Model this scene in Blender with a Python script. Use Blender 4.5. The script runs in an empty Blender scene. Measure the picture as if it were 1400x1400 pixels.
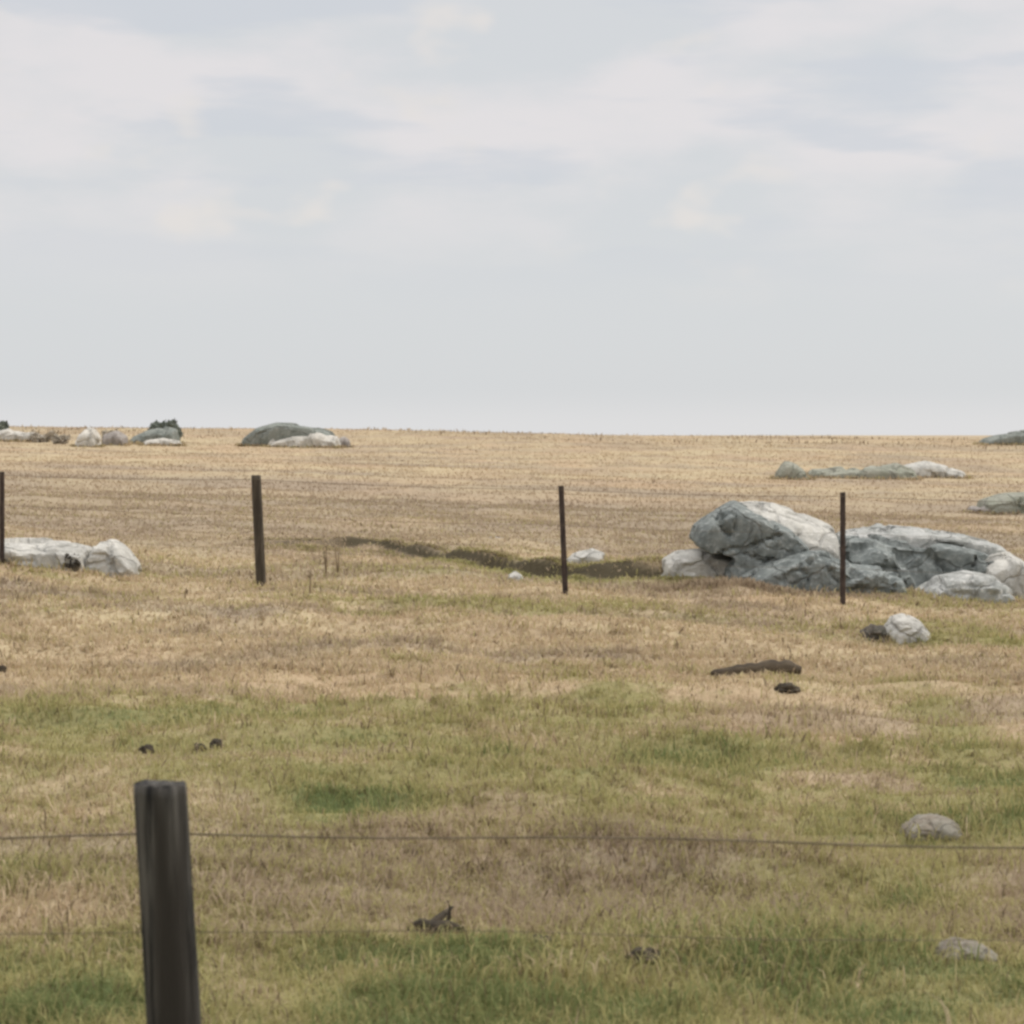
import bpy, bmesh, math, random
import numpy as np
from mathutils import Vector, noise as mn

random.seed(7); rng = np.random.default_rng(11)
R = math.radians
scene = bpy.context.scene
COL = scene.collection

# ------------------------------------------------------------------ camera model
EYE, F, VH = 1.70, 3000.0, 590.0          # metres, focal length in photo pixels, eye level row
PITCH = math.atan((700 - VH) / F)
def ray(u, v):
    a, b = (u - 700) / F, (700 - v) / F
    return np.array([a, math.cos(PITCH) + b*math.sin(PITCH), -math.sin(PITCH) + b*math.cos(PITCH)])
def at(u, v, d):                            # point at forward distance d
    r = ray(u, v); r = r * (d / r[1])
    return Vector((r[0], d, EYE + r[2]))

# ------------------------------------------------------------------ noise + terrain
_T = rng.random((256, 256))
def vnoise(x, y):
    xi = np.floor(x).astype(int); yi = np.floor(y).astype(int)
    fx = x - xi; fy = y - yi
    fx = fx*fx*(3-2*fx); fy = fy*fy*(3-2*fy)
    g = lambda i, j: _T[i % 256, j % 256]
    return (g(xi,yi)*(1-fx)+g(xi+1,yi)*fx)*(1-fy) + (g(xi,yi+1)*(1-fx)+g(xi+1,yi+1)*fx)*fy
def fbm(x, y, f=1.0, o=4, s=0.0):
    t = 0; a = 1; n = 0
    x = np.asarray(x, float)*f + 37.3 + s*17.1; y = np.asarray(y, float)*f + 91.7 + s*5.3
    for k in range(o):
        t = t + a*vnoise(x, y); n += a; a *= .5; x = x*2.03 + 5.1; y = y*2.03 + 9.7
    return t/n
def sstep(a, b, t):
    t = np.clip((t-a)/(b-a), 0, 1); return t*t*(3-2*t)
BX = np.array([-5.0, -3.2, -1.8, -0.9, 0.0, 0.9, 1.9, 3.0])
BY = np.array([30.5, 29.4, 29.2, 28.0, 26.4, 25.0, 24.5, 24.2])
def bank(x, y):
    yb = np.interp(x, BX, BY) + (fbm(x, y, 2.0, 2, 3)-.5)*.5
    amp = sstep(-4.2, -2.2, x)*.62*(1-sstep(1.9, 2.5, x)) + sstep(-1.6, .4, x)*.45*(1-sstep(1.9, 2.5, x))
    return y - yb, amp
def terrain(x, y):
    x = np.asarray(x, float); y = np.asarray(y, float)
    k = sstep(30, 120, y)
    z = np.clip(x, -60, 60) * (-.030*(1-k) - .0136*k) * (1 - sstep(300, 900, np.hypot(x, y)))
    z = z + 1.62*sstep(30, 185, y)*1.0 - 6.0*sstep(150, 420, y)
    z = z + (fbm(x, y, .25, 3, 1)-.5)*.22*sstep(5, 20, y)*(1-.5*k)
    z = z + (fbm(x, y, .04, 2, 2)-.5)*.55*sstep(45, 110, y)
    z = z + (fbm(x, y, 2.2, 3, 5)-.5)*.07*(1-.5*sstep(40, 90, y)) + (fbm(x, y, .8, 3, 6)-.5)*.20*sstep(5, 9, y)*(1-.6*sstep(26, 60, y))
    z = z + (fbm(x*.32, y*2.1, 1.0, 3, 15)-.5)*.22*sstep(5.5, 8.5, y)*(1-.55*sstep(20, 60, y))
    t, a = bank(x, y)
    z = z + a*(.16*sstep(-.06, .24, t) * (1-sstep(2.0, 5.5, t)))
    return z
def ground_px(u, v):
    r = ray(u, v); r = r/r[1]
    lo = 2.0
    for d in np.arange(2.0, 260, .1):
        if EYE + r[2]*d < terrain(r[0]*d, d): lo = d; break
    else: lo = 140.0
    return Vector((r[0]*lo, lo, float(terrain(r[0]*lo, lo))))
def gz(x, y): return float(terrain(x, y))

# ------------------------------------------------------------------ vegetation maps
GP = [(480,1105,90,22,.95),(1310,1045,120,60,.85),(940,1050,120,45,.4),(580,1325,150,50,.55),(1150,1295,190,55,.5),
      (90,1375,130,45,.55),(1250,1210,90,30,.35),(1330,880,90,20,.3),(880,960,140,16,.25),(520,975,130,14,.25),
      (640,820,120,16,.28),(850,830,90,16,.3),(350,1065,140,16,.25),(60,830,120,25,.15),
      (600,930,230,26,-.45),(60,1255,140,60,-.45),(200,900,220,40,-.3),(1180,990,100,20,-.35),(560,1265,120,26,-.3),
      (1340,1370,90,60,-.35),(900,1200,120,50,-.3),(330,1345,60,40,-.3),(700,1110,90,14,-.25)]
_gp = []
for (u, v, ru, rv, a) in GP:
    c = ground_px(u, v); n = ground_px(u, min(1800, v+rv)); f_ = ground_px(u, max(640, v-rv))
    _gp.append((c.x, c.y, ru/F*c.y, max(.1, (f_.y-n.y)/2), a))
def vegmap(x, y):
    """greenness, grey-thatch, soil - the plant cover and painted bank shade of the paddock, in world metres"""
    g = .40*(1-sstep(6.5, 15.5, y)) + .14*(1-sstep(15, 38, y)) - .06
    n0 = fbm(x*.8, y*1.3, .5, 5, 7)
    g = g + (n0-.5)*1.05*(1-.70*sstep(14, 40, y)) + (fbm(x, y*1.6, 2.6, 3, 8)-.5)*.9*(1-.6*sstep(10, 30, y))
    for (cx, cy, rx, ry, a) in _gp:
        q = (((x-cx)/rx)**2 + ((y-cy)/ry)**2)*(.45+1.1*fbm(x, y, 1.7, 3, 9))
        g = g + .8*a*np.exp(-q*.9)
    band = sstep(6.9, 7.6, y)*(1-sstep(8.9, 9.6, y))*sstep(.36, .66, fbm(x, y, .9, 4, 9)+.06)
    g = g*(1-.55*band)
    th = .8*band + sstep(.52, .72, fbm(x, y, .7, 3, 12))*.6*(1-.4*sstep(14, 30, y))
    th = th + .75*sstep(26, 33, y)*(1-sstep(46, 75, y))*(.35+fbm(x, y, .35, 3, 14))
    th = th + .65*sstep(.47, .66, fbm(x*.16, y*.42, 1.0, 4, 17))*sstep(24, 50, y) + .7*sstep(.54, .68, fbm(x*.5, y*1.5, 1.0, 4, 18))*sstep(9, 14, y)*(1-sstep(24, 40, y))
    t, a = bank(x, y)
    soil_shade = a*np.exp(-((t-.06)/.20)**2)*(.5+.5*sstep(.30, .60, fbm(x, y, 1.3, 3, 21)))*2.3  # bank face darkened: bare earth plus its shade, painted into the cover map
    g = g + a*.30*np.exp(-((t+.55)/.5)**2)
    return np.clip(g, 0, 1), np.clip(th, 0, 1), np.clip(soil_shade, 0, 1)

# ------------------------------------------------------------------ node helpers
def new_mat(name):
    m = bpy.data.materials.new(name); m.use_nodes = True
    nt = m.node_tree; nt.nodes.clear()
    return m, nt
class G:
    def __init__(s, nt): s.nt = nt
    def n(s, t, **k):
        x = s.nt.nodes.new(t)
        for a, b in k.items(): setattr(x, a, b)
        return x
    def l(s, a, b): s.nt.links.new(a, b)
    def setin(s, node, i, v):
        if hasattr(v, 'is_output'): s.l(v, node.inputs[i])
        elif v is not None: node.inputs[i].default_value = v
    def math(s, op, a, b=None, clamp=False):
        x = s.n('ShaderNodeMath', operation=op, use_clamp=clamp); s.setin(x, 0, a); s.setin(x, 1, b); return x.outputs[0]
    def mix(s, f, a, b):
        x = s.n('ShaderNodeMix', data_type='RGBA'); s.setin(x, 0, f); s.setin(x, 6, a if hasattr(a,'is_output') else (*a, 1)); s.setin(x, 7, b if hasattr(b,'is_output') else (*b, 1)); return x.outputs[2]
    def noise(s, vec, scale, det=4, rough=.55):
        x = s.n('ShaderNodeTexNoise'); s.setin(x, 'Vector', vec); x.inputs['Scale'].default_value = scale
        x.inputs['Detail'].default_value = det; x.inputs['Roughness'].default_value = rough; return x.outputs[0]
    def ramp(s, f, a, b):
        x = s.n('ShaderNodeMapRange', interpolation_type='SMOOTHSTEP'); s.setin(x, 0, f); x.inputs[1].default_value = a; x.inputs[2].default_value = b; return x.outputs[0]
    def scale(s, vec, sc):
        x = s.n('ShaderNodeMapping'); s.l(vec, x.inputs[0]); x.inputs[3].default_value = sc; return x.outputs[0]

DRY, STRAW, THATCH = (.385,.29,.185), (.47,.385,.235), (.27,.215,.155)
GREEN, OLIVE, SOIL_SHADE = (.105,.13,.05), (.26,.23,.105), (.070,.057,.034)
def veg_colour(g, attr_name):
    a = g.n('ShaderNodeAttribute', attribute_name=attr_name)
    sp = g.n('ShaderNodeSeparateColor'); g.l(a.outputs['Color'], sp.inputs[0])
    return sp.outputs[0], sp.outputs[1], sp.outputs[2]

# ground
GROUND, nt = new_mat('paddock_turf'); g = G(nt)
geo = g.n('ShaderNodeNewGeometry'); P = geo.outputs['Position']
ga, th, so = veg_colour(g, 'cover')
n1 = g.noise(P, 1.3, 5); n2 = g.noise(P, 14, 5, .65); n3 = g.noise(P, .12, 3)
n4 = g.noise(g.scale(P, (.35, .12, .3)), 1.0, 4)
c = g.mix(g.ramp(g.math('ADD', g.math('MULTIPLY', n1, .5), g.math('MULTIPLY', n4, .5)), .35, .65), DRY, STRAW)
c = g.mix(g.math('MULTIPLY', g.ramp(n3, .45, .65), .45), c, (.43,.29,.185))
c = g.mix(g.math('MULTIPLY', g.ramp(n4, .5, .7), .35), c, (.36,.29,.19))
c = g.mix(g.math('MULTIPLY', th, .8), c, THATCH)
ng = g.math('ADD', ga, g.math('MULTIPLY', g.math('SUBTRACT', n2, .5), .7), True)
c = g.mix(g.ramp(ng, .05, .42), c, OLIVE)
c = g.mix(g.ramp(ng, .45, 1.0), c, GREEN)
c = g.mix(g.math('MULTIPLY', g.ramp(n2, .56, .75), .30), c, (.15,.115,.07))
c = g.mix(so, c, SOIL_SHADE)  # dark earth colour also carries the shade under the bank lip
b = g.n('ShaderNodeBsdfPrincipled'); g.l(c, b.inputs['Base Color']); b.inputs['Roughness'].default_value = .95
b.inputs['Specular IOR Level'].default_value = .1
bp = g.n('ShaderNodeBump'); bp.inputs['Strength'].default_value = .7; bp.inputs['Distance'].default_value = .03; g.l(n2, bp.inputs['Height']); g.l(bp.outputs[0], b.inputs['Normal'])
o = g.n('ShaderNodeOutputMaterial'); g.l(b.outputs[0], o.inputs[0])

# grass blades
GRASS, nt = new_mat('grass_blades'); g = G(nt)
geo = g.n('ShaderNodeNewGeometry'); P = geo.outputs['Position']
ga, th, rd = veg_colour(g, 'cover')
c = g.mix(rd, (.46,.355,.235), (.66,.535,.365))
c = g.mix(g.math('MULTIPLY', th, .75), c, (.34,.265,.195))
gg = g.math('ADD', ga, g.math('MULTIPLY', g.math('SUBTRACT', rd, .5), .65), True)
c = g.mix(g.ramp(gg, .06, .42), c, (.41,.365,.165))
c = g.mix(g.ramp(gg, .50, 1.05), c, (.185,.215,.085))
c = g.mix(g.math('MULTIPLY', g.math('LESS_THAN', rd, .10), .75), c, (.13,.10,.06))
d = g.n('ShaderNodeBsdfDiffuse'); g.l(c, d.inputs[0])
t = g.n('ShaderNodeBsdfTranslucent'); g.l(c, t.inputs[0])
mx = g.n('ShaderNodeMixShader'); mx.inputs[0].default_value = .35; g.l(d.outputs[0], mx.inputs[1]); g.l(t.outputs[0], mx.inputs[2])
o = g.n('ShaderNodeOutputMaterial'); g.l(mx.outputs[0], o.inputs[0])

def rock_mat(name, base, pale, dark, sc=1.0, pale_amt=.5, tint=(.20,.225,.20)):
    m, nt = new_mat(name); g = G(nt)
    tc = g.n('ShaderNodeTexCoord'); P = tc.outputs['Object']
    a = g.noise(P, 2.2*sc, 6, .6); b_ = g.noise(P, 9*sc, 6, .65); w = g.noise(g.scale(P, (2.0, 2.0, .8)), 1.6*sc, 5, .6)
    v = g.n('ShaderNodeTexVoronoi', feature='DISTANCE_TO_EDGE'); v.inputs['Scale'].default_value = 1.1*sc
    dist = g.n('ShaderNodeVectorMath', operation='ADD')
    nn = g.n('ShaderNodeTexNoise'); nn.inputs['Scale'].default_value = 2.0*sc; g.l(P, nn.inputs['Vector'])
    sc_ = g.n('ShaderNodeVectorMath', operation='SCALE'); g.l(nn.outputs[1], sc_.inputs[0]); sc_.inputs['Scale'].default_value = .5/sc
    g.l(P, dist.inputs[0]); g.l(sc_.outputs[0], dist.inputs[1]); g.l(dist.outputs[0], v.inputs['Vector'])
    c = g.mix(g.ramp(a, .36, .64), base, tint)
    c = g.mix(g.math('MULTIPLY', g.ramp(b_, .50, .66), pale_amt), c, pale)
    c = g.mix(g.math('MULTIPLY', g.ramp(w, .54, .70), .65), c, dark)
    crack = g.math('SUBTRACT', 1.0, g.ramp(v.outputs[0], .0, .045))
    c = g.mix(g.math('MULTIPLY', crack, .18), c, (.06,.055,.05))
    s = g.n('ShaderNodeBsdfPrincipled'); g.l(c, s.inputs['Base Color']); s.inputs['Roughness'].default_value = .92; s.inputs['Specular IOR Level'].default_value = .2
    h = g.math('SUBTRACT', g.math('ADD', b_, a), g.math('MULTIPLY', crack, .8))
    bp = g.n('ShaderNodeBump'); bp.inputs['Strength'].default_value = .8; bp.inputs['Distance'].default_value = .05/sc; g.l(h, bp.inputs['Height']); g.l(bp.outputs[0], s.inputs['Normal'])
    o = g.n('ShaderNodeOutputMaterial'); g.l(s.outputs[0], o.inputs[0])
    return m
GREY = rock_mat('grey_granite', (.15,.165,.155), (.40,.41,.385), (.06,.066,.06), 1.7, .6, (.225,.24,.222))
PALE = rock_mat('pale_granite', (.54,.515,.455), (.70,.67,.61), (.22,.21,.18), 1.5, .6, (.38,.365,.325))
PINK = rock_mat('weathered_granite', (.33,.295,.26), (.50,.46,.41), (.14,.12,.10), 1.4, .5, (.24,.21,.185))
FARG = rock_mat('far_green_granite', (.23,.24,.21), (.42,.415,.37), (.11,.12,.105), .8, .5, (.175,.19,.165))
MIDG = rock_mat('slope_granite', (.30,.295,.235), (.44,.42,.36), (.15,.145,.115), .8, .5, (.24,.245,.19))
FARP = rock_mat('far_pale_granite', (.56,.52,.45), (.70,.66,.58), (.26,.24,.20), .9, .6, (.42,.395,.345))

def simple_mat(name, c1, c2, scale=(1,1,1), ns=8, rough=.85, bump=.02, c3=None):
    m, nt = new_mat(name); g = G(nt)
    tc = g.n('ShaderNodeTexCoord'); P = g.scale(tc.outputs['Object'], scale)
    a = g.noise(P, ns, 6, .62); b_ = g.noise(P, ns*.22, 3)
    c = g.mix(g.ramp(a, .35, .65), c1, c2)
    if c3: c = g.mix(g.ramp(b_, .48, .62), c, c3)
    s = g.n('ShaderNodeBsdfPrincipled'); g.l(c, s.inputs['Base Color']); s.inputs['Roughness'].default_value = rough; s.inputs['Specular IOR Level'].default_value = .25
    bp = g.n('ShaderNodeBump'); bp.inputs['Strength'].default_value = .8; bp.inputs['Distance'].default_value = bump; g.l(a, bp.inputs['Height']); g.l(bp.outputs[0], s.inputs['Normal'])
    o = g.n('ShaderNodeOutputMaterial'); g.l(s.outputs[0], o.inputs[0])
    return m
WOOD = simple_mat('weathered_post_wood', (.011,.010,.009), (.105,.096,.083), (1,1,.06), 38, .92, .012, (.032,.027,.022))
WOOD2 = simple_mat('old_post_wood', (.045,.036,.026), (.085,.07,.05), (1,1,.1), 30, .9, .01)
STEEL = simple_mat('rusty_steel', (.040,.030,.026), (.085,.062,.05), (1,1,.4), 20, .7, .002)
WIRE = simple_mat('fence_wire', (.10,.075,.045), (.16,.125,.08), (1,1,1), 10, .6, .001)
DUNG = simple_mat('dark_clod', (.030,.024,.017), (.085,.067,.045), (1,1,1), 20, .95, .01)
LOGM = simple_mat('dark_log_bark', (.040,.030,.021), (.105,.08,.052), (.3,1,1), 14, .9, .02)
STEM = simple_mat('dry_stem', (.20,.15,.09), (.32,.25,.16), (1,1,.2), 20, .9, .002)
LEAF = simple_mat('bush_leaf', (.10,.115,.09), (.17,.185,.145), (1,1,1), 1.2, .8, .002)
LEAFB = simple_mat('brown_brush', (.27,.235,.18), (.40,.345,.27), (1,1,1), 1.2, .8, .002)
BARK = simple_mat('bush_bark', (.07,.055,.04), (.12,.10,.07), (1,1,.3), 6, .9, .01)

# ------------------------------------------------------------------ object helpers
def tag(o, label=None, cat=None, group=None, kind=None):
    if label: o['label'] = label
    if cat: o['category'] = cat
    if group: o['group'] = group
    if kind: o['kind'] = kind
    return o
def link(name, me, mat, parent=None, smooth=True):
    me.name = name
    o = bpy.data.objects.new(name, me); COL.objects.link(o)
    if mat: me.materials.append(mat)
    if smooth: me.polygons.foreach_set('use_smooth', [True]*len(me.polygons))
    if parent: o.parent = parent
    return o
def obj(name, bm, mat, parent=None, smooth=True):
    me = bpy.data.meshes.new(name)
    bmesh.ops.recalc_face_normals(bm, faces=bm.faces[:])
    bm.to_mesh(me); bm.free()
    return link(name, me, mat, parent, smooth)
def thing(name, loc, label, cat, group=None):
    o = bpy.data.objects.new(name, None); COL.objects.link(o); o.location = loc; o.empty_display_size = .2
    return tag(o, label, cat, group)
def tube(bm, pts, radii, seg=8, cap=True):
    rings = []
    for i, p in enumerate(pts):
        p = Vector(p); a = Vector(pts[max(0, i-1)]); b_ = Vector(pts[min(len(pts)-1, i+1)])
        d = (b_-a).normalized(); up = Vector((0,0,1)) if abs(d.z) < .9 else Vector((0,1,0))
        s = d.cross(up).normalized(); t = d.cross(s)
        r = radii[i] if hasattr(radii, '__len__') else radii
        rings.append([bm.verts.new(p + (s*math.cos(q)+t*math.sin(q))*r) for q in (2*math.pi*k/seg for k in range(seg))])
    for A, B in zip(rings, rings[1:]):
        for k in range(seg): bm.faces.new((A[k], A[(k+1) % seg], B[(k+1) % seg], B[k]))
    if cap:
        bm.faces.new(rings[0][::-1]); bm.faces.new(rings[-1])

# ------------------------------------------------------------------ ground sheet
def graded(lo, hi, step, far, k=1.16):
    a = list(np.arange(lo, hi, step)); s = step; x = a[-1]
    while x < far: s *= k; x += s; a.append(x)
    return a
xs = np.array([-v for v in graded(0, 11, .075, 3200)][::-1][:-1] + graded(0, 11, .075, 3200))
ys = np.concatenate([-np.array(graded(1.5, 1.7, .1, 3200))[::-1], np.arange(-1.4, 4, .3), np.array(graded(4, 34, .065, 3400, 1.035))])
X, Y = np.meshgrid(xs, ys); Z = terrain(X, Y)
nx, ny = len(xs), len(ys)
me = bpy.data.meshes.new('ground')
co = np.stack([X, Y, Z], -1).reshape(-1, 3).astype(np.float32)
i, j = np.meshgrid(np.arange(nx-1), np.arange(ny-1)); a = (j*nx+i).ravel()
quads = np.stack([a, a+1, a+nx+1, a+nx], 1)
def mesh_from(me, co, faces_flat, starts, totals):
    me.vertices.add(len(co)); me.vertices.foreach_set('co', np.ascontiguousarray(co, np.float32).ravel())
    me.loops.add(len(faces_flat)); me.loops.foreach_set('vertex_index', faces_flat.astype(np.int32))
    me.polygons.add(len(starts)); me.polygons.foreach_set('loop_start', starts.astype(np.int32))
    try: me.polygons.foreach_set('loop_total', totals.astype(np.int32))
    except Exception: pass
    me.update(calc_edges=True); me.validate()
mesh_from(me, co, quads.ravel(), np.arange(len(quads))*4, np.full(len(quads), 4))
G_, T_, S_ = vegmap(X.ravel(), Y.ravel())
at_ = me.attributes.new('cover', 'FLOAT_COLOR', 'POINT')
at_.data.foreach_set('color', np.stack([G_, T_, S_, np.ones_like(G_)], 1).astype(np.float32).ravel())
ground = tag(link('ground', me, GROUND), 'dry tan paddock with green patches stretching to the horizon', 'ground', kind='structure')

# ------------------------------------------------------------------ grass
def blades(name, x, y, h, w, lean, label, mat=GRASS, dgreen=0.0, rr=(0, 1)):
    n = len(x); z = terrain(x, y)
    g_, t_, s_ = vegmap(x, y)
    keep = rng.random(n) > s_*.7
    x, y, z, h, w, lean, g_, t_ = [q[keep] for q in (x, y, z, h, w, lean, g_, t_)]
    n = len(x); r = rr[0]+(rr[1]-rr[0])*rng.random(n)
    az = rng.random(n)*2*np.pi; fa = rng.random(n)*2*np.pi
    dx, dy = np.cos(az)*lean*h, np.sin(az)*lean*h
    sx, sy = np.cos(fa)*w/2, np.sin(fa)*w/2
    z = z - .006
    P = np.zeros((n, 5, 3))
    P[:,0] = np.stack([x-sx, y-sy, z], 1); P[:,1] = np.stack([x+sx, y+sy, z], 1)
    mxx, myy = x+dx*.32, y+dy*.32
    P[:,2] = np.stack([mxx+sx*.8, myy+sy*.8, z+h*.55], 1); P[:,3] = np.stack([mxx-sx*.8, myy-sy*.8, z+h*.55], 1)
    P[:,4] = np.stack([x+dx, y+dy, z+h*np.maximum(.35, 1-.45*lean)], 1)
    b = np.arange(n)[:,None]*5
    F_ = np.concatenate([b+0, b+1, b+2, b+3, b+3, b+2, b+4], 1).ravel()
    st = (np.arange(n)[:,None]*7 + np.array([0, 4])).ravel(); tt = np.tile([4, 3], n)
    me = bpy.data.meshes.new(name); mesh_from(me, P.reshape(-1, 3), F_, st, tt)
    at_ = me.attributes.new('cover', 'FLOAT_COLOR', 'POINT')
    at_.data.foreach_set('color', np.repeat(np.stack([np.clip(g_+dgreen, 0, 1), t_, r, np.ones(n)], 1), 5, 0).astype(np.float32).ravel())
    return tag(link(name, me, mat, smooth=False), label, 'grass', kind='stuff')
def scatter(n, y0, y1, p, margin):
    """positions in a widening strip, denser towards the near end"""
    u = rng.random(n)
    y = (y0**(1-p) + u*(y1**(1-p)-y0**(1-p)))**(1/(1-p)) if p != 1 else y0*(y1/y0)**u
    x = (rng.random(n)*2-1)*(.245*y + margin)
    return x, y
# short turf near
x, y = scatter(390000, 4.2, 16, 1.0001, 1.5)
h = (.022+.05*rng.random(len(x))**1.5)*(.6+.8*fbm(x, y, 1.4, 3, 31))
short = blades('short_grass', x, y, h, .0035+.0004*y*rng.random(len(x)), .3+.9*rng.random(len(x)), 'short grazed green and straw grass over the near paddock')
# tufts
tx, ty = scatter(9000, 4.3, 24, 1.2, .8)
sel = rng.random(len(tx)) < (.15 + .85*sstep(.42, .68, fbm(tx, ty, .9, 3, 41)))
tx, ty = tx[sel], ty[sel]
k = rng.integers(10, 34, len(tx)); sz = .35+.65*rng.random(len(tx))**1.6
X_ = np.repeat(tx, k); Y_ = np.repeat(ty, k); S2 = np.repeat(sz, k)
rr = np.sqrt(rng.random(len(X_)))*.07*S2*1.5; aa = rng.random(len(X_))*2*np.pi
x = X_+rr*np.cos(aa); y = Y_+rr*np.sin(aa)
h = (.06+.10*rng.random(len(x)))*S2
tufts = blades('grass_tufts', x, y, h, .0035+.0003*y, .3+.8*rng.random(len(x)), 'coarse grass tufts standing up from the near paddock')
# middle distance
x, y = scatter(380000, 15, 50, 1.3, 4.0)
h = (.03+.07*rng.random(len(x))**2)*(.5+fbm(x, y, .8, 3, 51))
mid = blades('straw_grass', x, y, h, .006+.00045*y*(.4+rng.random(len(x))), .4+.9*rng.random(len(x)), 'straw coloured pasture grass around the far fence', rr=(.07, .95))
# grass hanging over the low bank
x = -3.6+rng.random(26000)*6.6; y = np.interp(x, BX, BY)+np.where(rng.random(26000) < .6, .27+np.abs(rng.normal(0, .12, 26000)), -.16-np.abs(rng.normal(0, .14, 26000)))
_, aa_ = bank(x, y); sel = rng.random(len(x)) < np.sqrt(aa_)*1.2*(.25+.75*sstep(.25, .7, fbm(x, y, 1.1, 3, 77))); x = x[sel]; y = y[sel]
lip = blades('bank_grass', x, y, (.025+.06*rng.random(len(x))**1.5), .010+.008*rng.random(len(x)), .5+.9*rng.random(len(x)), 'olive grass along the low bank behind the far fence', dgreen=.20)
# far
x, y = scatter(190000, 48, 175, 1.2, 14.0)
h = (.02+.09*rng.random(len(x))**2.0)*(.5+fbm(x, y, .25, 3, 61))
far = blades('far_grass', x, y, h, .02+.0005*y*rng.random(len(x)), .4+.8*rng.random(len(x)), 'dry tan grass running up to the horizon', rr=(.11, .28))
x = rng.random(9000)*120-60; y = 125+rng.random(9000)*65
sel = rng.random(9000) < sstep(.45, .7, fbm(x, y, .12, 3, 63)); x = x[sel]; y = y[sel]
crest = blades('rank_grass', x, y, .12+.25*rng.random(len(x)), .05+.05*rng.random(len(x)), .3+.6*rng.random(len(x)), 'taller brown grass along the skyline', rr=(.0, .35))
# tall dry seed stems
x, y = scatter(2600, 4.4, 26, 1.5, .8)
sel = rng.random(len(x)) < sstep(.45, .75, fbm(x, y, .8, 3, 71)); x, y = x[sel], y[sel]
h = .07+.12*rng.random(len(x))
stm = blades('seed_stems', x, y, h, .0035+.0002*y, .15+.5*rng.random(len(x)), 'thin pale seed stems scattered through the grass', dgreen=-.6)

# dead stalks standing in drifts just beyond the near fence
x = rng.random(42000)*9-4.5; y = 6.7+rng.random(42000)*2.7
sel = rng.random(len(x)) < sstep(.44, .68, fbm(x, y, 1.1, 4, 91)); x = x[sel]; y = y[sel]
stalk = blades('dead_stalks', x, y, .03+.09*rng.random(len(x))**1.4, .0045+.004*rng.random(len(x)), (.3+.9*rng.random(len(x))), 'grey brown dead stalks standing in drifts beyond the near fence', dgreen=-.35, rr=(.0, .9))
x, y = scatter(90000, 6, 26, 1.2, .8)
sel = rng.random(len(x)) < sstep(.55, .72, fbm(x*.7, y*1.5, 1.3, 4, 93)); x = x[sel]; y = y[sel]
rank = blades('rank_tufts', x, y, .04+.09*rng.random(len(x)), .004+.0005*y, .2+.7*rng.random(len(x)), 'ranker grass in uneven drifts over the paddock', dgreen=.08)

# ------------------------------------------------------------------ rocks
def loft(bm, layers):
    rings = [[bm.verts.new(p) for p in L] for L in layers]
    for A, B in zip(rings, rings[1:]):
        n = len(A)
        for k in range(n): bm.faces.new((A[k], A[(k+1) % n], B[(k+1) % n], B[k]))
    bm.faces.new(rings[0][::-1]); bm.faces.new(rings[-1])
def auto_layers(poly, d, thick, fx=.86, fz=.62, bx=.8, bz=.8):
    base = max(v for u, v in poly); cu = sum(u for u, v in poly)/len(poly)
    out = []
    for t, sx, sz in ((0, fx, fz), (.12, (fx+1)/2+.03, (fz+1)/2), (.38, 1, 1), (.7, .97, .97), (1, bx, bz)):
        out.append((d + t*thick, [(cu+(u-cu)*sx, base+(v-base)*sz) for u, v in poly]))
    return [[at(u, v, d) if True else 0 for u, v in P] for _, P in out], [q for q, _ in out]
def _ruv(c):
    k = (round(c.x*997), round(c.y*997), round(c.z*997)); r = random.Random(hash(k))
    q = Vector((r.gauss(0,1), r.gauss(0,1), r.gauss(0,1))); return q.normalized()
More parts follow.
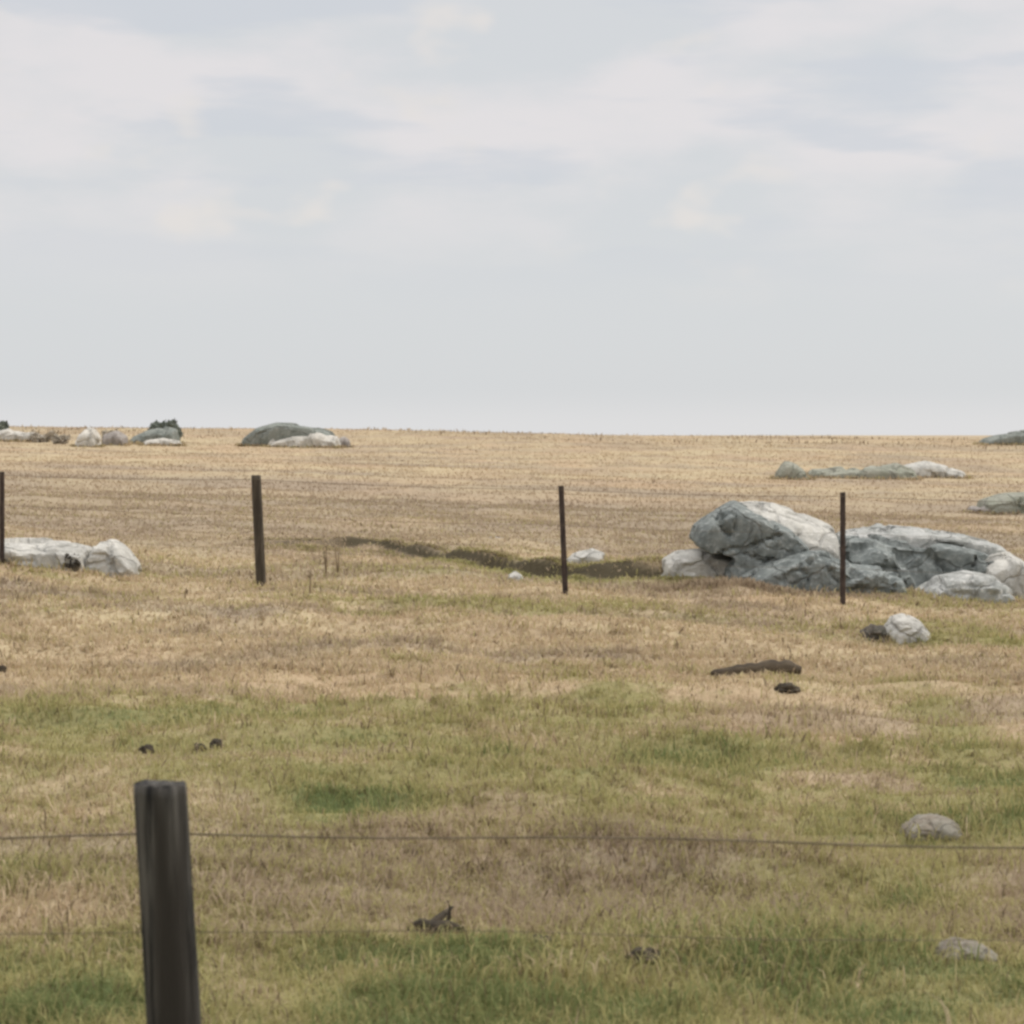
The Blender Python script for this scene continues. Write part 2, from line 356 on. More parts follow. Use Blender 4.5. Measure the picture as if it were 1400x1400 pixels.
def build_rock(name, blocks, mat, label, group=None, voxel=.05, amp=.05, freq=1.6, seed=0, cat='rock', sink=.25):
    """blocks: (polygon in photo pixels, distance, thickness, shaping) lofted to solids, fused, weathered"""
    bm = bmesh.new(); pts = []
    for bl in blocks:
        poly, d, th = bl[:3]; kw = bl[3] if len(bl) > 3 else {}
        base = max(v for u, v in poly); cu = sum(u for u, v in poly)/len(poly)
        fx, fz, bx, bz = kw.get('fx', .88), kw.get('fz', .66), kw.get('bx', .8), kw.get('bz', .8)
        sk = kw.get('skew', 0)
        layers = []
        for t, sx, sz in ((0, fx, fz), (.12, fx*.45+.55, fz*.45+.55), (.4, 1, 1), (.7, .97, .96), (1, bx, bz)):
            L = []
            for u, v in poly:
                q = at(cu+(u-cu)*sx + sk*t, base+(v-base)*sz, d)   # real size taken at the front distance
                L.append(Vector((q.x*(1+t*th/d*.0), d + t*th, q.z)))
            layers.append(L)
        # deepen base into the soil
        for L in layers:
            zb = min(p.z for p in L)
            for p in L:
                if p.z < zb + .04*d/25 and not kw.get('nosink'): p.z -= sink
        loft(bm, layers)
    bmesh.ops.triangulate(bm, faces=[f for f in bm.faces if len(f.verts) > 4])
    bmesh.ops.recalc_face_normals(bm, faces=bm.faces[:])
    allv = [v.co.copy() for v in bm.verts]
    cx = sum(p.x for p in allv)/len(allv); cy = sum(p.y for p in allv)/len(allv)
    c0 = Vector((cx, cy, gz(cx, cy)))
    for v in bm.verts: v.co -= c0
    me = bpy.data.meshes.new('tmp'); bm.to_mesh(me); bm.free()
    o = bpy.data.objects.new('tmp', me); COL.objects.link(o)
    r = o.modifiers.new('r', 'REMESH'); r.mode = 'VOXEL'; r.voxel_size = voxel
    s = o.modifiers.new('s', 'SMOOTH'); s.factor = .5; s.iterations = 2
    dg = bpy.context.evaluated_depsgraph_get(); dg.update()
    me2 = bpy.data.meshes.new_from_object(o.evaluated_get(dg), depsgraph=dg)
    bpy.data.objects.remove(o); bpy.data.meshes.remove(me)
    off = Vector((seed*7.3, seed*3.1, seed*1.7))
    nn = [v.normal.copy() for v in me2.vertices]
    for v, nrm in zip(me2.vertices, nn):
        p = v.co*freq + off
        cell, cp = mn.voronoi(p*.75 + .35*mn.noise_vector(p*.6))
        c1 = cp[0]; rc = _ruv(c1)
        f3 = rc.dot(p*.75-c1)*2.6 + (rc.x)*.9
        cell2, cp2 = mn.voronoi(p*2.1 + off)
        f4 = _ruv(cp2[0]).dot(p*2.1+off-cp2[0])
        crk = max(0, .10-(cell[1]-cell[0]))/.10
        f1 = mn.fractal(p*2.5, .9, 2.1, 3, noise_basis='PERLIN_ORIGINAL')
        dd_ = f3 + .8*f4 + .30*f1 - 1.3*crk
        dd_ = max(dd_, -1.5)
        v.co += nrm*amp*(dd_ if dd_ < 0 else .22*dd_)
    me2.update()
    o = link(name, me2, mat); me2.set_sharp_from_angle(angle=R(24)); o.location = c0
    return tag(o, label, cat, group)

OUT = 'boulders of the large outcrop behind the far fence'
D = 24.05
BAND = rock_mat('lit_top_pale_granite', (.42,.415,.385), (.64,.62,.57), (.15,.15,.135), 1.6, .7, (.29,.295,.27))  # paints the long boulder's lit top; plain pale grey on the foot boulder
build_rock('boulder', [
    ([(950,738),(958,718),(975,706),(998,694),(1012,687),(1045,700),(1088,724),(1112,745),(1122,790),(1118,836),(990,836),(994,778),(1010,762),(1002,750),(968,748)], D, 1.5, dict(fx=.93, fz=.9)),
  ], GREY, 'dark grey boulder with overhanging nose, tallest of the outcrop', OUT, .033, .055, 2.5, 51)
build_rock('boulder', [  # separate pale slab puts the tallest boulder's sunlit top into colour
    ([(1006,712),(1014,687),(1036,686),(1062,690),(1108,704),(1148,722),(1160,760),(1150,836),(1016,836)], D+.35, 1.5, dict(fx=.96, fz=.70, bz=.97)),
  ], PALE, 'pale slab added as the sunlit top sloping right over the back of the tallest boulder', OUT, .033, .04, 2.4, 54)
build_rock('boulder', [  # paler block added to paint the lit top of the long boulder
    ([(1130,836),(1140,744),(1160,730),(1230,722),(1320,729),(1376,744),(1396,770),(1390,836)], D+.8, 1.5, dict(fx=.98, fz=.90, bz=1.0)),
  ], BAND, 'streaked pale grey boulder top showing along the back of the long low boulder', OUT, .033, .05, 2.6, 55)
build_rock('boulder', [
    ([(1082,836),(1088,775),(1108,744),(1146,736),(1200,733),(1270,740),(1340,752),(1384,770),(1392,836)], D+.45, 1.2, dict(fx=.97, fz=.93)),
    ([(1150,836),(1164,772),(1195,748),(1228,750),(1256,800),(1270,836)], D+.15, .8, dict(fx=.9, fz=.88)),
  ], GREY, 'long low grey boulder right of the tallest one, behind thin fence post', OUT, .033, .055, 2.7, 52)
build_rock('boulder', [
    ([(1000,838),(1004,812),(1014,792),(1046,778),(1086,764),(1112,752),(1142,756),(1172,776),(1210,776),(1238,788),(1268,845),(1000,845)], D-.4, .9, dict(fx=.97, fz=.82)),
  ], GREY, 'low front boulder at the foot of the tallest one', OUT, .033, .05, 3.0, 53)
build_rock('boulder', [
    ([(898,794),(908,768),(930,756),(975,753),(1006,760),(1020,778),(1022,794)], D+.25, 1.0, dict(fx=.92, fz=.72)),
  ], PALE, 'flat pale slab tucked under the nose of the tallest boulder', OUT, .035, .03, 2.0, 4)
build_rock('boulder', [
    ([(1248,845),(1260,812),(1290,790),(1330,783),(1366,790),(1396,812),(1416,845)], D-.35, .8, dict(fx=.92, fz=.72)),
  ], BAND, 'low pale grey boulder at the right foot of the outcrop', OUT, .035, .035, 2.2, 5)
build_rock('boulder', [
    ([(1340,835),(1352,775),(1368,762),(1392,757),(1412,770),(1416,835)], D+.1, 1.0, dict(fx=.9, fz=.8)),
  ], PALE, 'small pale upright boulder at the right end of the outcrop', OUT, .035, .035, 2.2, 6)
p = ground_px(1238, 878)
build_rock('boulder', [([(1208,892),(1214,866),(1228,845),(1244,841),(1264,852),(1280,872),(1286,892)], p.y-.1, .6, dict(fx=.88, fz=.7))],
    PALE, 'small pale pointed rock in the grass in front of the large outcrop', None, .022, .016, 4.0, 17, sink=.12)
build_rock('boulder', [([(1172,890),(1180,866),(1196,854),(1214,858),(1222,890)], p.y-.15, .4)],
    rock_mat('dark_stone', (.12,.10,.08), (.21,.18,.145), (.04,.035,.03), 2, .4, (.07,.065,.05)), 'small dark brown stone left of the small pale pointed rock', None, .02, .02, 4.0, 8, sink=.1)
p = ground_px(100, 782)
build_rock('boulder', [([(-60,790),(-50,748),(-10,740),(40,741),(84,744),(112,752),(116,776),(112,790)], p.y, 1.3, dict(fx=.95, fz=.72))],
    PALE, 'long flat pale slab behind thin fence post at the left edge', 'pale rocks behind the left of the far fence', .03, .03, 2.2, 9)
build_rock('boulder', [([(104,790),(112,756),(124,738),(142,739),(162,752),(180,776),(188,790)], p.y+.1, .9, dict(fx=.9, fz=.75))],
    PALE, 'pale pointed rock beside the flat slab, left of leaning wooden post', 'pale rocks behind the left of the far fence', .03, .03, 2.4, 10)
p = ground_px(800, 788)
build_rock('boulder', [([(752,815),(764,774),(784,756),(808,750),(828,757),(840,815)], 25.75, .6, dict(fx=.92, fz=.85))],
    PALE, 'small pale grey rock just right of middle fence post', None, .025, .015, 3.4, 29, sink=.2)
build_rock('boulder', [([(655,756),(662,736),(676,730),(692,735),(700,756)], 31.0, .5, dict(fx=.9, fz=.7))],
    PINK, 'small dull brown rock up the slope left of middle fence post', None, .03, .03, 3.0, 12, sink=.45)
build_rock('boulder', [([(690,798),(694,785),(704,781),(714,788),(718,798)], ground_px(704,797).y+.05, .2)],
    PALE, 'tiny pale stone at the foot of the low grass bank', None, .015, .015, 5.0, 13, sink=.1)
# mid-far outcrops
def far_rock(polys, v0, mat, label, group, seed, voxel=.09, amp=.09, freq=.8, cat='rock', dd=0, **kw):
    u0 = sum(u for u, v in polys[0][0])/len(polys[0][0])
    d = ground_px(min(1390, max(10, u0)), v0).y + dd
    bl = [(P, d + q, th, k) for (P, q, th, k) in polys]
    return build_rock('rock_outcrop', bl, mat, label, group, voxel, amp, freq, seed, cat, sink=.5)
MF = 'low rock outcrops on the slope beyond the large boulders'
far_rock([([(1054,660),(1064,646),(1076,630),(1088,633),(1106,648),(1120,660)], 0, 1.2, {})], 656, MIDG, 'small dull wedge shaped rock at the left end of the low green grey outcrop', MF, 21)
far_rock([([(1100,658),(1112,642),(1150,638),(1200,637),(1240,642),(1262,658)], 0, 2.0, {}), ([(1200,658),(1206,634),(1228,630),(1256,640),(1262,658)], .4, 1.6, {})], 655, MIDG, 'low green grey rock outcrop on the slope above the large boulders', MF, 22)
far_rock([([(1226,658),(1240,637),(1270,630),(1300,638),(1324,646),(1330,658)], 0, 1.8, {})], 654, PALE, 'pale low rock at the right end of the green grey outcrop', MF, 23)
far_rock([([(1340,706),(1350,684),(1376,676),(1420,674),(1440,706)], 0, 1.6, {})], 702, MIDG, 'grey rock at right edge just above the large boulders', MF, 24, voxel=.06, amp=.06)
far_rock([([(1322,704),(1330,694),(1352,690),(1372,696),(1378,704)], 0, .8, {})], 702, PINK, 'small tan low rock left of the grey rock at right edge', MF, 25, voxel=.05, amp=.04)
SK = 'rocks on the skyline'
far_rock([([(318,613),(326,600),(346,586),(372,579),(402,580),(430,585),(440,613)], 1.2, 4.0, dict(fx=.96,fz=.9)), ([(395,613),(400,584),(430,583),(452,590),(464,613)], 1.6, 3.0, {})], 612, FARG, 'wide dark green grey whaleback rock on the skyline, largest there', SK, 31, .14, .13, .55)
far_rock([([(350,617),(368,599),(398,589),(436,588),(460,596),(474,617)], .1, 2.2, dict(fx=.95, fz=.62))], 612, FARP, 'white low rock painting the lit right front of the whaleback rock on the skyline', SK, 32, .12, .1, .6)  # white tone paints the side of the whaleback that catches the light
far_rock([([(458,616),(461,600),(470,596),(478,602),(481,616)], 0, .8, {})], 612, PINK, 'small brown upright rock at the right end of the whaleback rock', SK, 33, .09, .06, .8)
far_rock([([(164,611),(176,598),(196,588),(220,583),(238,586),(246,611)], .6, 2.2, {})], 608, FARG, 'dark grey wedge rock on the skyline under the round dark bush', SK, 34, .12, .1, .6)
far_rock([([(180,612),(196,602),(225,598),(246,602),(252,612)], 0, 1.2, {})], 610, FARP, 'pale strip of rock at the foot of the dark wedge rock', SK, 35, .1, .08, .8)
far_rock([([(94,616),(100,592),(112,583),(126,586),(132,598),(134,616)], 0, 1.8, {})], 612, FARP, 'bright white upright rock on the skyline left of the dark wedge rock', SK, 36, .1, .08, .7)
far_rock([([(130,614),(138,594),(156,588),(170,596),(176,614)], .3, 1.8, {})], 610, PINK, 'dull brown grey rock between the white upright rock and dark wedge rock', SK, 37, .1, .08, .7)
far_rock([([(-30,609),(-20,592),(8,585),(34,588),(56,594),(66,609)], .3, 1.6, {})], 604, FARP, 'low pale rock on the skyline running into the left edge', SK, 38, .1, .08, .7)
far_rock([([(1332,610),(1350,600),(1376,592),(1400,588),(1430,588),(1450,610)], .3, 3.0, {})], 608, FARG, 'grey sloping rock on the skyline at right edge', SK, 39, .12, .1, .6)
# near half-buried rocks
p = ground_px(1280, 1150)
build_rock('boulder', [([(1226,1158),(1240,1136),(1266,1122),(1290,1118),(1318,1132),(1332,1158)], p.y-.05, .3, dict(fz=.55))],
    rock_mat('lichen_stone', (.22,.185,.14), (.34,.29,.235), (.12,.10,.075), 4, .5, (.25,.235,.19)), 'flat grey stone half sunk in green grass at right behind near wire', None, .012, .012, 6.0, 41, sink=.05)
p = ground_px(1330, 1312)
build_rock('boulder', [([(1276,1325),(1290,1305),(1316,1294),(1346,1297),(1372,1310),(1382,1325)], p.y-.05, .2, dict(fz=.55))],
    bpy.data.materials['lichen_stone'], 'low grey brown stone in the bottom right corner grass', None, .01, .010, 8.0, 42, sink=.05)

# grass growing against the feet of the rocks
fx_, fy_, fd_ = [], [], []
for o in [q for q in COL.objects if q.name.startswith(('boulder', 'rock_outcrop'))]:
    n = len(o.data.vertices); c_ = np.zeros(n*3); o.data.vertices.foreach_get('co', c_); c_ = c_.reshape(-1, 3) + np.array(o.location)
    m = np.abs(c_[:,2]-terrain(c_[:,0], c_[:,1])) < .05*max(1, o.location.y/40)
    c_ = c_[m]
    if not len(c_): continue
    ext = max(o.dimensions.x, .2); cnt = int(min(1500, 420*ext))
    q = c_[rng.integers(0, len(c_), cnt)]
    ctr = np.array(o.location)
    out = q[:,:2]-ctr[:2]; out /= np.maximum(1e-6, np.linalg.norm(out, axis=1))[:,None]
    q2 = q[:,:2] + out*(rng.random(cnt)**1.5*.22*min(1, ext))[:,None] + rng.normal(0, .02, (cnt, 2))
    fx_.append(q2[:,0]); fy_.append(q2[:,1]); fd_.append(np.full(cnt, min(1, .25+ext*.5)))
x = np.concatenate(fx_); y = np.concatenate(fy_); dd = np.concatenate(fd_)
blades('rock_foot_grass', x, y, (.04+.13*rng.random(len(x))**1.6)*dd*(1+.6*sstep(40, 120, y)), (.004+.00045*y), .3+.9*rng.random(len(x)), 'dry grass growing against the feet of the rocks', dgreen=.06)

# taller dead grass in front of the outcrop
a_, b2_ = at(872, 800, 23.75), at(1240, 826, 23.3)
x = a_.x+rng.random(9000)*(b2_.x-a_.x); y = 23.75-.45*(x-a_.x)/(b2_.x-a_.x)+rng.normal(0, .13, 9000)
hh = (.05+.14*rng.random(9000))*(1-.55*sstep(a_.x+.9, a_.x+1.5, x))*(.5+.9*fbm(x, y, 3.0, 3, 97))
sel = rng.random(9000) < .3+.7*sstep(.4, .6, fbm(x, y, 2.2, 3, 98)); x, y, hh = x[sel], y[sel], hh[sel]
blades('tall_dead_grass', x, y, hh, .008+.006*rng.random(len(x)), .2+.7*rng.random(len(x)), 'taller dull brown grass in front of the large outcrop', rr=(.0, .5))

# ------------------------------------------------------------------ bushes
def bush(name, c, rx, rz, n, leaf, label, mat, group=None, stem=True):
    random.seed(sum(map(ord, label))+3)
    t = thing(name, c, label, 'bush', group)
    bm = bmesh.new()
    lumps = [(Vector((random.uniform(-.75,.75)*rx, random.uniform(-.5,.5)*rx, random.uniform(.15,.62)*rz)), random.uniform(.22,.46)) for _ in range(12)]
    for _ in range(n):
        q, s = random.choice(lumps)
        d = Vector((random.gauss(0,1), random.gauss(0,1), random.gauss(0,1))).normalized()*random.random()**.33
        p = q + Vector((d.x*rx*s, d.y*rx*s, d.z*rz*s))
        if p.z < .02: p.z = .02
        a = Vector((random.gauss(0,1), random.gauss(0,1), random.gauss(0,1))).normalized(); b_ = a.orthogonal().normalized()
        w = leaf*random.uniform(.6, 1.3)
        bm.faces.new([bm.verts.new(p+a*w), bm.verts.new(p+b_*w*.5), bm.verts.new(p-a*w), bm.verts.new(p-b_*w*.5)])
    obj('foliage', bm, mat, t, False)
    if stem:
        bm = bmesh.new()
        for k in range(5):
            q = lumps[k][0]
            tube(bm, [(q.x*.1, q.y*.1, -.15), (q.x*.45, q.y*.45, q.z*.5), tuple(q)], [.06, .045, .02], 6)
        obj('stem', bm, BARK, t)
    return t
BG = 'bushes on the skyline'
c = ground_px(103, 781); c.y -= .06; c.z = gz(c.x, c.y)
bush('low_bush', c, .11, .20, 260, .024, 'dark twiggy little bush against the pale rocks at left', simple_mat('dark_twigs', (.03,.026,.02), (.075,.062,.045), (1,1,1), 6, .9, .002))
q = at(224, 590, 1).copy(); dq = ground_px(215, 606).y + 2.2
c = at(226, 592, dq); c.z = gz(c.x, dq); top = at(226, 568, dq).z
bush('round_bush', c, 20/F*dq*1.15, (top-c.z)*.85, 3200, .10, 'dark green round bush behind the dark wedge rock on the skyline', LEAF, BG)
dq = ground_px(5, 602).y + .5
c = at(-14, 602, dq); c.z = gz(c.x, dq)
bush('round_bush', c, 24/F*dq, at(0, 570, dq).z-c.z, 2400, .11, 'dark bush cut by the left edge of the skyline', LEAF, BG)
for (u, v, ru, dv, lab) in ((58,606,20,17,'brownish low bush on the skyline near the left edge'),(84,607,14,16,'brownish low bush left of the white upright rock'),(150,600,12,14,'thin brown bush behind the dull brown rock')):
    dq = ground_px(u, v).y + .3
    c = at(u, v, dq); c.z = gz(c.x, dq)
    bush('low_bush', c, ru/F*dq, dv/F*dq, 700, .07, lab, LEAFB, BG)

# ------------------------------------------------------------------ fences
def wood_post(name, base, top, r0, r1, mat, parent, seg=18, seed=0, rings=26):
    bm = bmesh.new(); pts = []
    base, top = Vector(base), Vector(top); L = []
    for i in range(rings+1):
        t = i/rings; p = base.lerp(top, t); r = r0+(r1-r0)*t
        if i == rings: r *= .985
        row = []
        for k in range(seg):
            a = 2*math.pi*k/seg
            q = Vector((math.cos(a), math.sin(a), 0))
            rr = r*(1+.05*mn.noise(Vector((q.x*1.5+seed, q.y*1.5, p.z*1.2)))+.035*mn.noise(Vector((q.x*6+seed, q.y*6, p.z*3))) - .22*max(0, mn.noise(Vector((q.x*11+seed, q.y*11, p.z*1.3)))-.25))
            zz = .012*mn.noise(Vector((q.x*2, q.y*2, seed))) if i >= rings-1 else 0
            row.append(p + q*rr + Vector((0,0,zz)))
        L.append(row)
    loft(bm, L)
    o = obj(name, bm, mat, parent); 
    return o
def star_post(base, top, w, mat, parent):
    bm = bmesh.new(); base, top = Vector(base), Vector(top)
    for k in range(3):
        a = R(90+120*k); d = Vector((math.cos(a), math.sin(a), 0)); s = Vector((-d.y, d.x, 0))*.004
        f0 = [base+s, base+d*w+s*.7, base+d*w-s*.7, base-s]; f1 = [top+s, top+d*w*.95+s*.7, top+d*w*.95-s*.7, top-s]
        loft(bm, [f0, f1])
    return obj('post', bm, mat, parent, False)
# far fence
posts = []
fdat = [('steel', 3, 645, 776, None), ('wood', 350, 650, 801, 357), ('steel', 767, 664, 815, 773), ('steel', 1152, 673, 827, 1152)]
def base_for(u, v):
    p = ground_px(u, v); return p
FD = 23.6
def fence_y(x): return float(np.interp(x, [-8, -5.9, -2.7, 9], [30.5, 27.2, FD, FD-.1]))
fence = thing('wire_fence', (0, FD, gz(0, FD)), 'far wire fence of one wooden and thin steel posts crossing the dry paddock', 'fence')
off = Vector((0, FD, gz(0, FD)))
plist = []
for kind, ut, vt, vb, ub in fdat:
    ub = ut if ub is None else ub
    p = ground_px(ub, vb); d = p.y
    top = at(ut, vt, d); base = Vector((p.x, d, p.z-.25)) ; base.x -= (top.x-p.x)/(top.z-p.z)*.25
    if kind == 'wood':
        o = wood_post('post', base-off, top-off, .056, .052, WOOD2, fence, seed=3)
        o['label'] = 'thick leaning dark wooden post'
    else:
        o = star_post(base-off, top-off, .032, STEEL, fence)
    plist.append((p, top))
# continuing posts beyond the frame
d = plist[-1][0].y - .1
for xx, yy in ((plist[-1][0].x+3.1, d), (plist[0][0].x-3.2, plist[0][0].y+2)):
    zb = gz(xx, yy); star_post(Vector((xx, yy, zb-.25))-off, Vector((xx, yy, zb+1.2))-off, .032, STEEL, fence)
    plist.append((Vector((xx, yy, zb)), Vector((xx, yy, zb+1.2))))
plist.sort(key=lambda q: q[0].x)
for hfrac, wr in ((.965, .0024), (.64, .0014), (.33, .0014)):
    bm = bmesh.new(); pts = []
    for (a, b_), (c_, d_) in zip(plist, plist[1:]):
        A = a.lerp(b_, hfrac); B = c_.lerp(d_, hfrac)
        for k in range(8):
            t = k/8; q = A.lerp(B, t); q.z -= .05*t*(1-t)*4*.4; q.y -= .045; pts.append(q-off)
    q = B.copy(); q.y -= .045; pts.append(q-off)
    tube(bm, pts, wr, 5); obj('wire', bm, WIRE, fence)
# near fence
ND = 4.8
nb = at(252, 1652, ND); ntop = at(219, 1072, ND)
zb = gz(nb.x, ND)
nf = thing('wire_fence', (ntop.x, ND, zb), 'near wire fence with one thick dark wooden post across the foreground', 'fence')
off = Vector((ntop.x, ND, zb))
dirv = (nb-ntop); base = ntop + dirv*((zb-.35-ntop.z)/dirv.z)
o = wood_post('post', base-off, ntop-off, .0645, .0575, WOOD, nf, 72, 9, 60); o['label'] = 'thick dark weathered flat topped post'
ends = []
for xx in (ntop.x-3.2, ntop.x+3.4):
    zz = gz(xx, ND)
    wood_post('post', Vector((xx, ND, zz-.35))-off, Vector((xx-.02, ND, zz+.93))-off, .062, .056, WOOD, nf, 20, 5+xx, 20)
    ends.append((xx, zz))
zt = at(700, 1153, ND).z; zl = at(0, 1156, ND).z; zr = at(1400, 1166, ND).z
wx = [ends[0][0], at(0,1156,ND).x, ntop.x, 0, at(1400,1166,ND).x, ends[1][0]]
wz = [zl-.01, zl, at(219,1149,ND).z, zt, zr, zr-.01]
def top_z(x): return float(np.interp(x, wx, wz))
yw = ND + .07
for dz, rad in ((0, .0024), (-.215, .0011), (-.44, .0013), (-.64, .0013)):
    bm = bmesh.new(); pts = []
    for x in np.linspace(ends[0][0], ends[1][0], 60):
        pts.append(Vector((x, yw, top_z(x)+dz+.004*math.sin(x*5+dz*20)))-off)
    tube(bm, pts, rad, 6); obj('wire', bm, WIRE, nf)

# ------------------------------------------------------------------ small things in the grass
def lump(name, u, v, w, h, mat, label, cat, group, seed, dep=None):
    p = ground_px(u, v); k = p.y/F
    bm = bmesh.new(); bmesh.ops.create_icosphere(bm, subdivisions=4, radius=1)
    rx, rz = w*k/2, h*k; ry = dep or rx*.8
    for vt in bm.verts:
        q = vt.co.copy()
        s = 1+.35*mn.fractal(q*1.7+Vector((seed*3.1,0,0)), .9, 2.1, 4)
        vt.co = Vector((q.x*rx*s, q.y*ry*s, (q.z*.75+.2)*rz*s))
    o = obj(name, bm, mat); o.location = p
    return tag(o, label, cat, group)
CG = 'dark clods in the grass'
lump('clod', 200, 1034, 24, 13, DUNG, 'small dark clod in the grass just above the near post top', 'clod', CG, 1)
lump('clod', 296, 1024, 20, 12, DUNG, 'dark clod in the grass up and right of the near post, right of a pair', 'clod', CG, 2)
lump('clod', 273, 1028, 18, 12, DUNG, 'flatter dark clod of a pair up and right of the near post', 'clod', CG, 3)
lump('clod', 1076, 952, 34, 11, DUNG, 'dark clod below the right end of the dark log', 'clod', CG, 4)
lump('clod', 740, 1297, 44, 14, DUNG, 'low dark clod in the foreground right of the dead branch', 'clod', CG, 5)
lump('clod', 880, 1330, 50, 16, DUNG, 'dark clod nearest the bottom edge in green grass', 'clod', CG, 6)
lump('clod', 2, 920, 14, 8, DUNG, 'tiny dark clod at the left edge of the straw grass', 'clod', CG, 7)
# dark log
a = ground_px(972, 931); b_ = ground_px(1096, 929)
bm = bmesh.new(); pts = []; rad = []
for i in range(25):
    t = i/24; x = a.x+(b_.x-a.x)*t; y = (a.y+b_.y)/2 + .03*math.sin(t*4)
    prof = (min(1, t/.6)**.7)*(.94+.06*math.sin(t*31))*(1 if t < .86 else 1-.75*((t-.86)/.14))
    pts.append(Vector((x, y, gz(x, y)))); rad.append((.022+.042*prof)*(1.0+.04*math.sin(t*47)))
zl_ = [a.z+(b_.z-a.z)*k/24 for k in range(25)]; lift = max(q.z-z_ for q, z_ in zip(pts, zl_))*.8
for q, z_, r_ in zip(pts, zl_, rad): q.z = z_+lift+.6*r_
o0 = pts[7].copy(); tube(bm, [q-o0 for q in pts], rad, 14)
for vt in bm.verts: vt.co += Vector((0,0,.012*mn.noise(vt.co*9)))
o = obj('fallen_log', bm, LOGM); o.location = o0; tag(o, 'dark low log lying in straw grass in front of the outcrop', 'log')
# dead branch
c = ground_px(596, 1280); k = c.y/F
bm = bmesh.new()
P_ = lambda u, v, dy=0: Vector(((u-596)*k, dy, (1280-v)*k))
tube(bm, [P_(556,1276), P_(574,1272,.02), P_(594,1276,-.02), P_(612,1270,.0), P_(638,1280,.04)], [.008,.024,.032,.016,.006], 8)
tube(bm, [P_(572,1290,-.05), P_(590,1272), P_(606,1260,.05), P_(618,1254,.10)], [.010,.022,.012,.004], 8)
tube(bm, [P_(608,1282,.02), P_(614,1262,.03), P_(615,1248,.03), P_(611,1240,.04)], [.010,.007,.004,.003], 7)
o = obj('dead_branch', bm, DUNG); o.location = c + Vector((0, 0, .010)); tag(o, 'dark broken branch with upturned twig lying in foreground grass', 'branch')
# dry weeds
def weed(u, v, h, n, label, group='dry weeds by the far fence'):
    c = ground_px(u, v); k = c.y/F; H = h*k
    t = thing('dry_weed', c, label, 'weed', group)
    bm = bmesh.new(); lb = bmesh.new()
    for i in range(n):
        dx, dy = random.uniform(-.12,.12)*H, random.uniform(-.12,.12)*H; hh = H*random.uniform(.7, 1)
        tube(bm, [(0,0,-.03), (dx*.4, dy*.4, hh*.5), (dx, dy, hh)], [.008, .007, .004], 5)
        for q in range(10):
            f = random.uniform(.5, 1); p = Vector((dx*f, dy*f, hh*f)); s = .02*random.uniform(.6,1.3)
            a_ = Vector((random.gauss(0,1), random.gauss(0,1), random.gauss(0,1))).normalized(); b2 = a_.orthogonal().normalized()
            lb.faces.new([lb.verts.new(p), lb.verts.new(p+a_*s+b2*s*.4), lb.verts.new(p+a_*s*2), lb.verts.new(p+a_*s-b2*s*.4)])
    obj('stem', bm, STEM, t); obj('leaves', lb, STEM, t, False)
weed(446, 786, 58, 2, 'tall dry weed right of the leaning wooden post, left of two')
weed(462, 786, 58, 2, 'tall dry weed right of the leaning wooden post, right of two')
weed(424, 812, 36, 2, 'short dry weed nearest the leaning wooden post')

# ------------------------------------------------------------------ world and sun
SUN_EL, SUN_AZ = R(46), R(70)        # azimuth to the right of the viewing direction (+Y)
w = bpy.data.worlds.new('World'); scene.world = w; w.use_nodes = True
nt = w.node_tree; nt.nodes.clear(); g = G(nt)
sky = g.n('ShaderNodeTexSky', sky_type='NISHITA'); sky.sun_disc = False; sky.sun_elevation = SUN_EL; sky.sun_rotation = SUN_AZ
bg1 = g.n('ShaderNodeBackground'); g.l(sky.outputs[0], bg1.inputs[0]); bg1.inputs[1].default_value = .10
tc = g.n('ShaderNodeTexCoord'); dirn = tc.outputs['Generated']
sp = g.n('ShaderNodeSeparateXYZ'); g.l(dirn, sp.inputs[0])
zc = g.math('MAXIMUM', sp.outputs[2], 0.0)
cl = g.noise(g.scale(dirn, (8.0, 8.0, 20.0)), 1.0, 5, .5)
cl2 = g.noise(g.scale(dirn, (6.0, 6.0, 30.0)), 1.3, 4, .5)
cl3 = g.noise(g.scale(dirn, (15.0, 15.0, 28.0)), 1.0, 3, .5)
lower = g.ramp(zc, .045, .13)
fac = g.math('MULTIPLY', g.ramp(cl, .40, .62), lower)
cc = g.mix(fac, (.684,.70,.718), (.79,.76,.765))
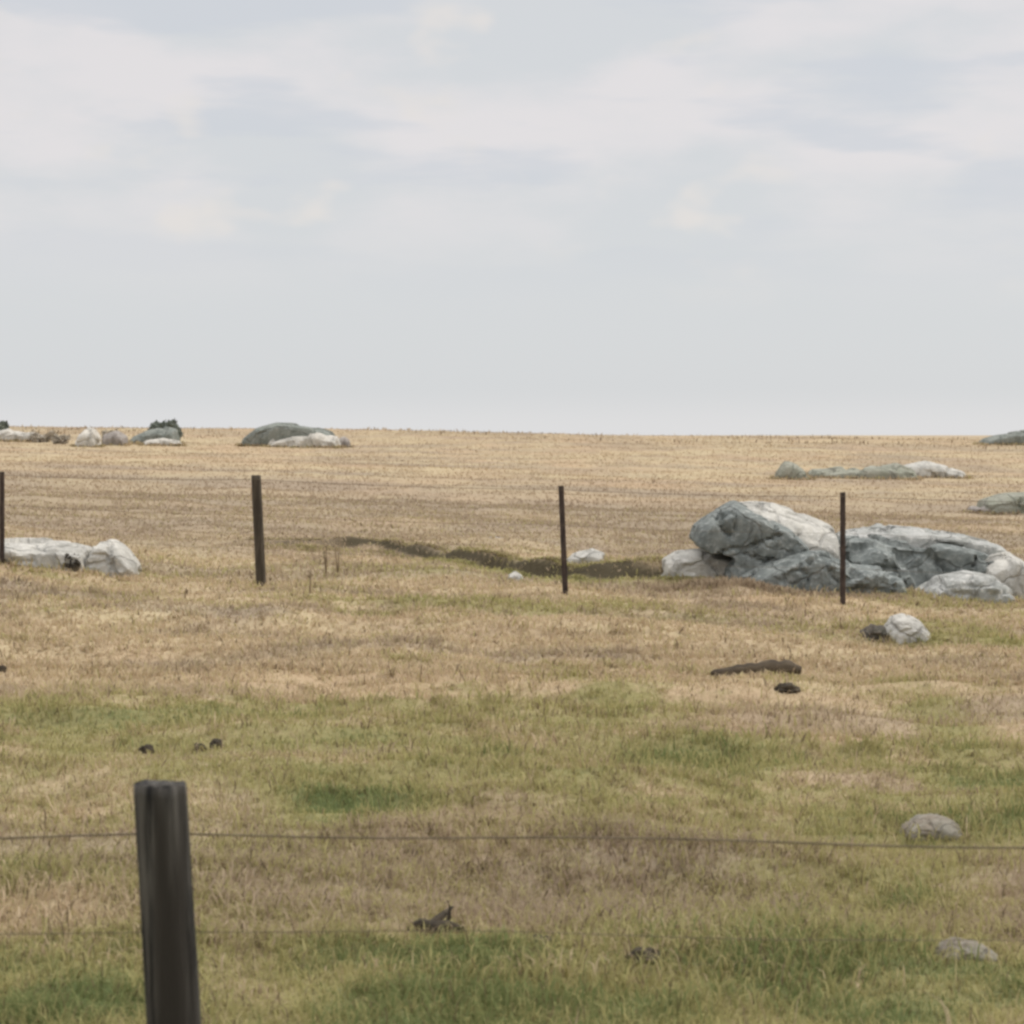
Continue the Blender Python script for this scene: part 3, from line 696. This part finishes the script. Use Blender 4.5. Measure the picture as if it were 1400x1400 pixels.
cc = g.mix(g.math('MULTIPLY', g.math('MULTIPLY', g.ramp(cl2, .50, .64), lower), .75), cc, (.64,.665,.71))
cc = g.mix(g.math('MULTIPLY', g.math('MULTIPLY', g.ramp(cl3, .56, .70), g.ramp(zc, .05, .10)), .8), cc, (.81,.765,.73))
cc = g.mix(g.math('SUBTRACT', 1.0, g.ramp(zc, .0, .022)), cc, (.755,.755,.765))
zen = g.math('ADD', 1.0, g.math('MULTIPLY', g.ramp(zc, .25, .95), 1.5))
bg2 = g.n('ShaderNodeBackground'); g.l(cc, bg2.inputs[0]); g.l(zen, bg2.inputs[1])
mx = g.n('ShaderNodeMixShader'); mx.inputs[0].default_value = .93; g.l(bg1.outputs[0], mx.inputs[1]); g.l(bg2.outputs[0], mx.inputs[2])
o = g.n('ShaderNodeOutputWorld'); g.l(mx.outputs[0], o.inputs[0])
sl = bpy.data.lights.new('sun', 'SUN'); sl.energy = 1.7; sl.angle = R(10); sl.color = (1, .96, .90)
so_ = bpy.data.objects.new('sun', sl); COL.objects.link(so_)
sd = Vector((math.sin(SUN_AZ)*math.cos(SUN_EL), math.cos(SUN_AZ)*math.cos(SUN_EL), math.sin(SUN_EL)))
so_.rotation_euler = sd.to_track_quat('Z', 'Y').to_euler(); so_.location = (20, 20, 30)

# ------------------------------------------------------------------ camera and render look
cam = bpy.data.cameras.new('camera'); co_ = bpy.data.objects.new('camera', cam); COL.objects.link(co_)
cam.sensor_width = 36; cam.lens = 36*F/1400; cam.clip_end = 8000; cam.clip_start = .05
co_.location = (0, 0, EYE); co_.rotation_euler = (R(90)-PITCH, 0, 0)
cam.dof.use_dof = True; cam.dof.focus_distance = 22; cam.dof.aperture_fstop = 8.0
scene.camera = co_
vs = scene.view_settings; vs.view_transform = 'Standard'; vs.look = 'None'; vs.exposure = 0; vs.gamma = 1
try:
    scene.cycles.pixel_filter_type = 'BLACKMAN_HARRIS'; scene.cycles.filter_width = 2.8
    scene.cycles.use_denoising = True
except Exception: pass
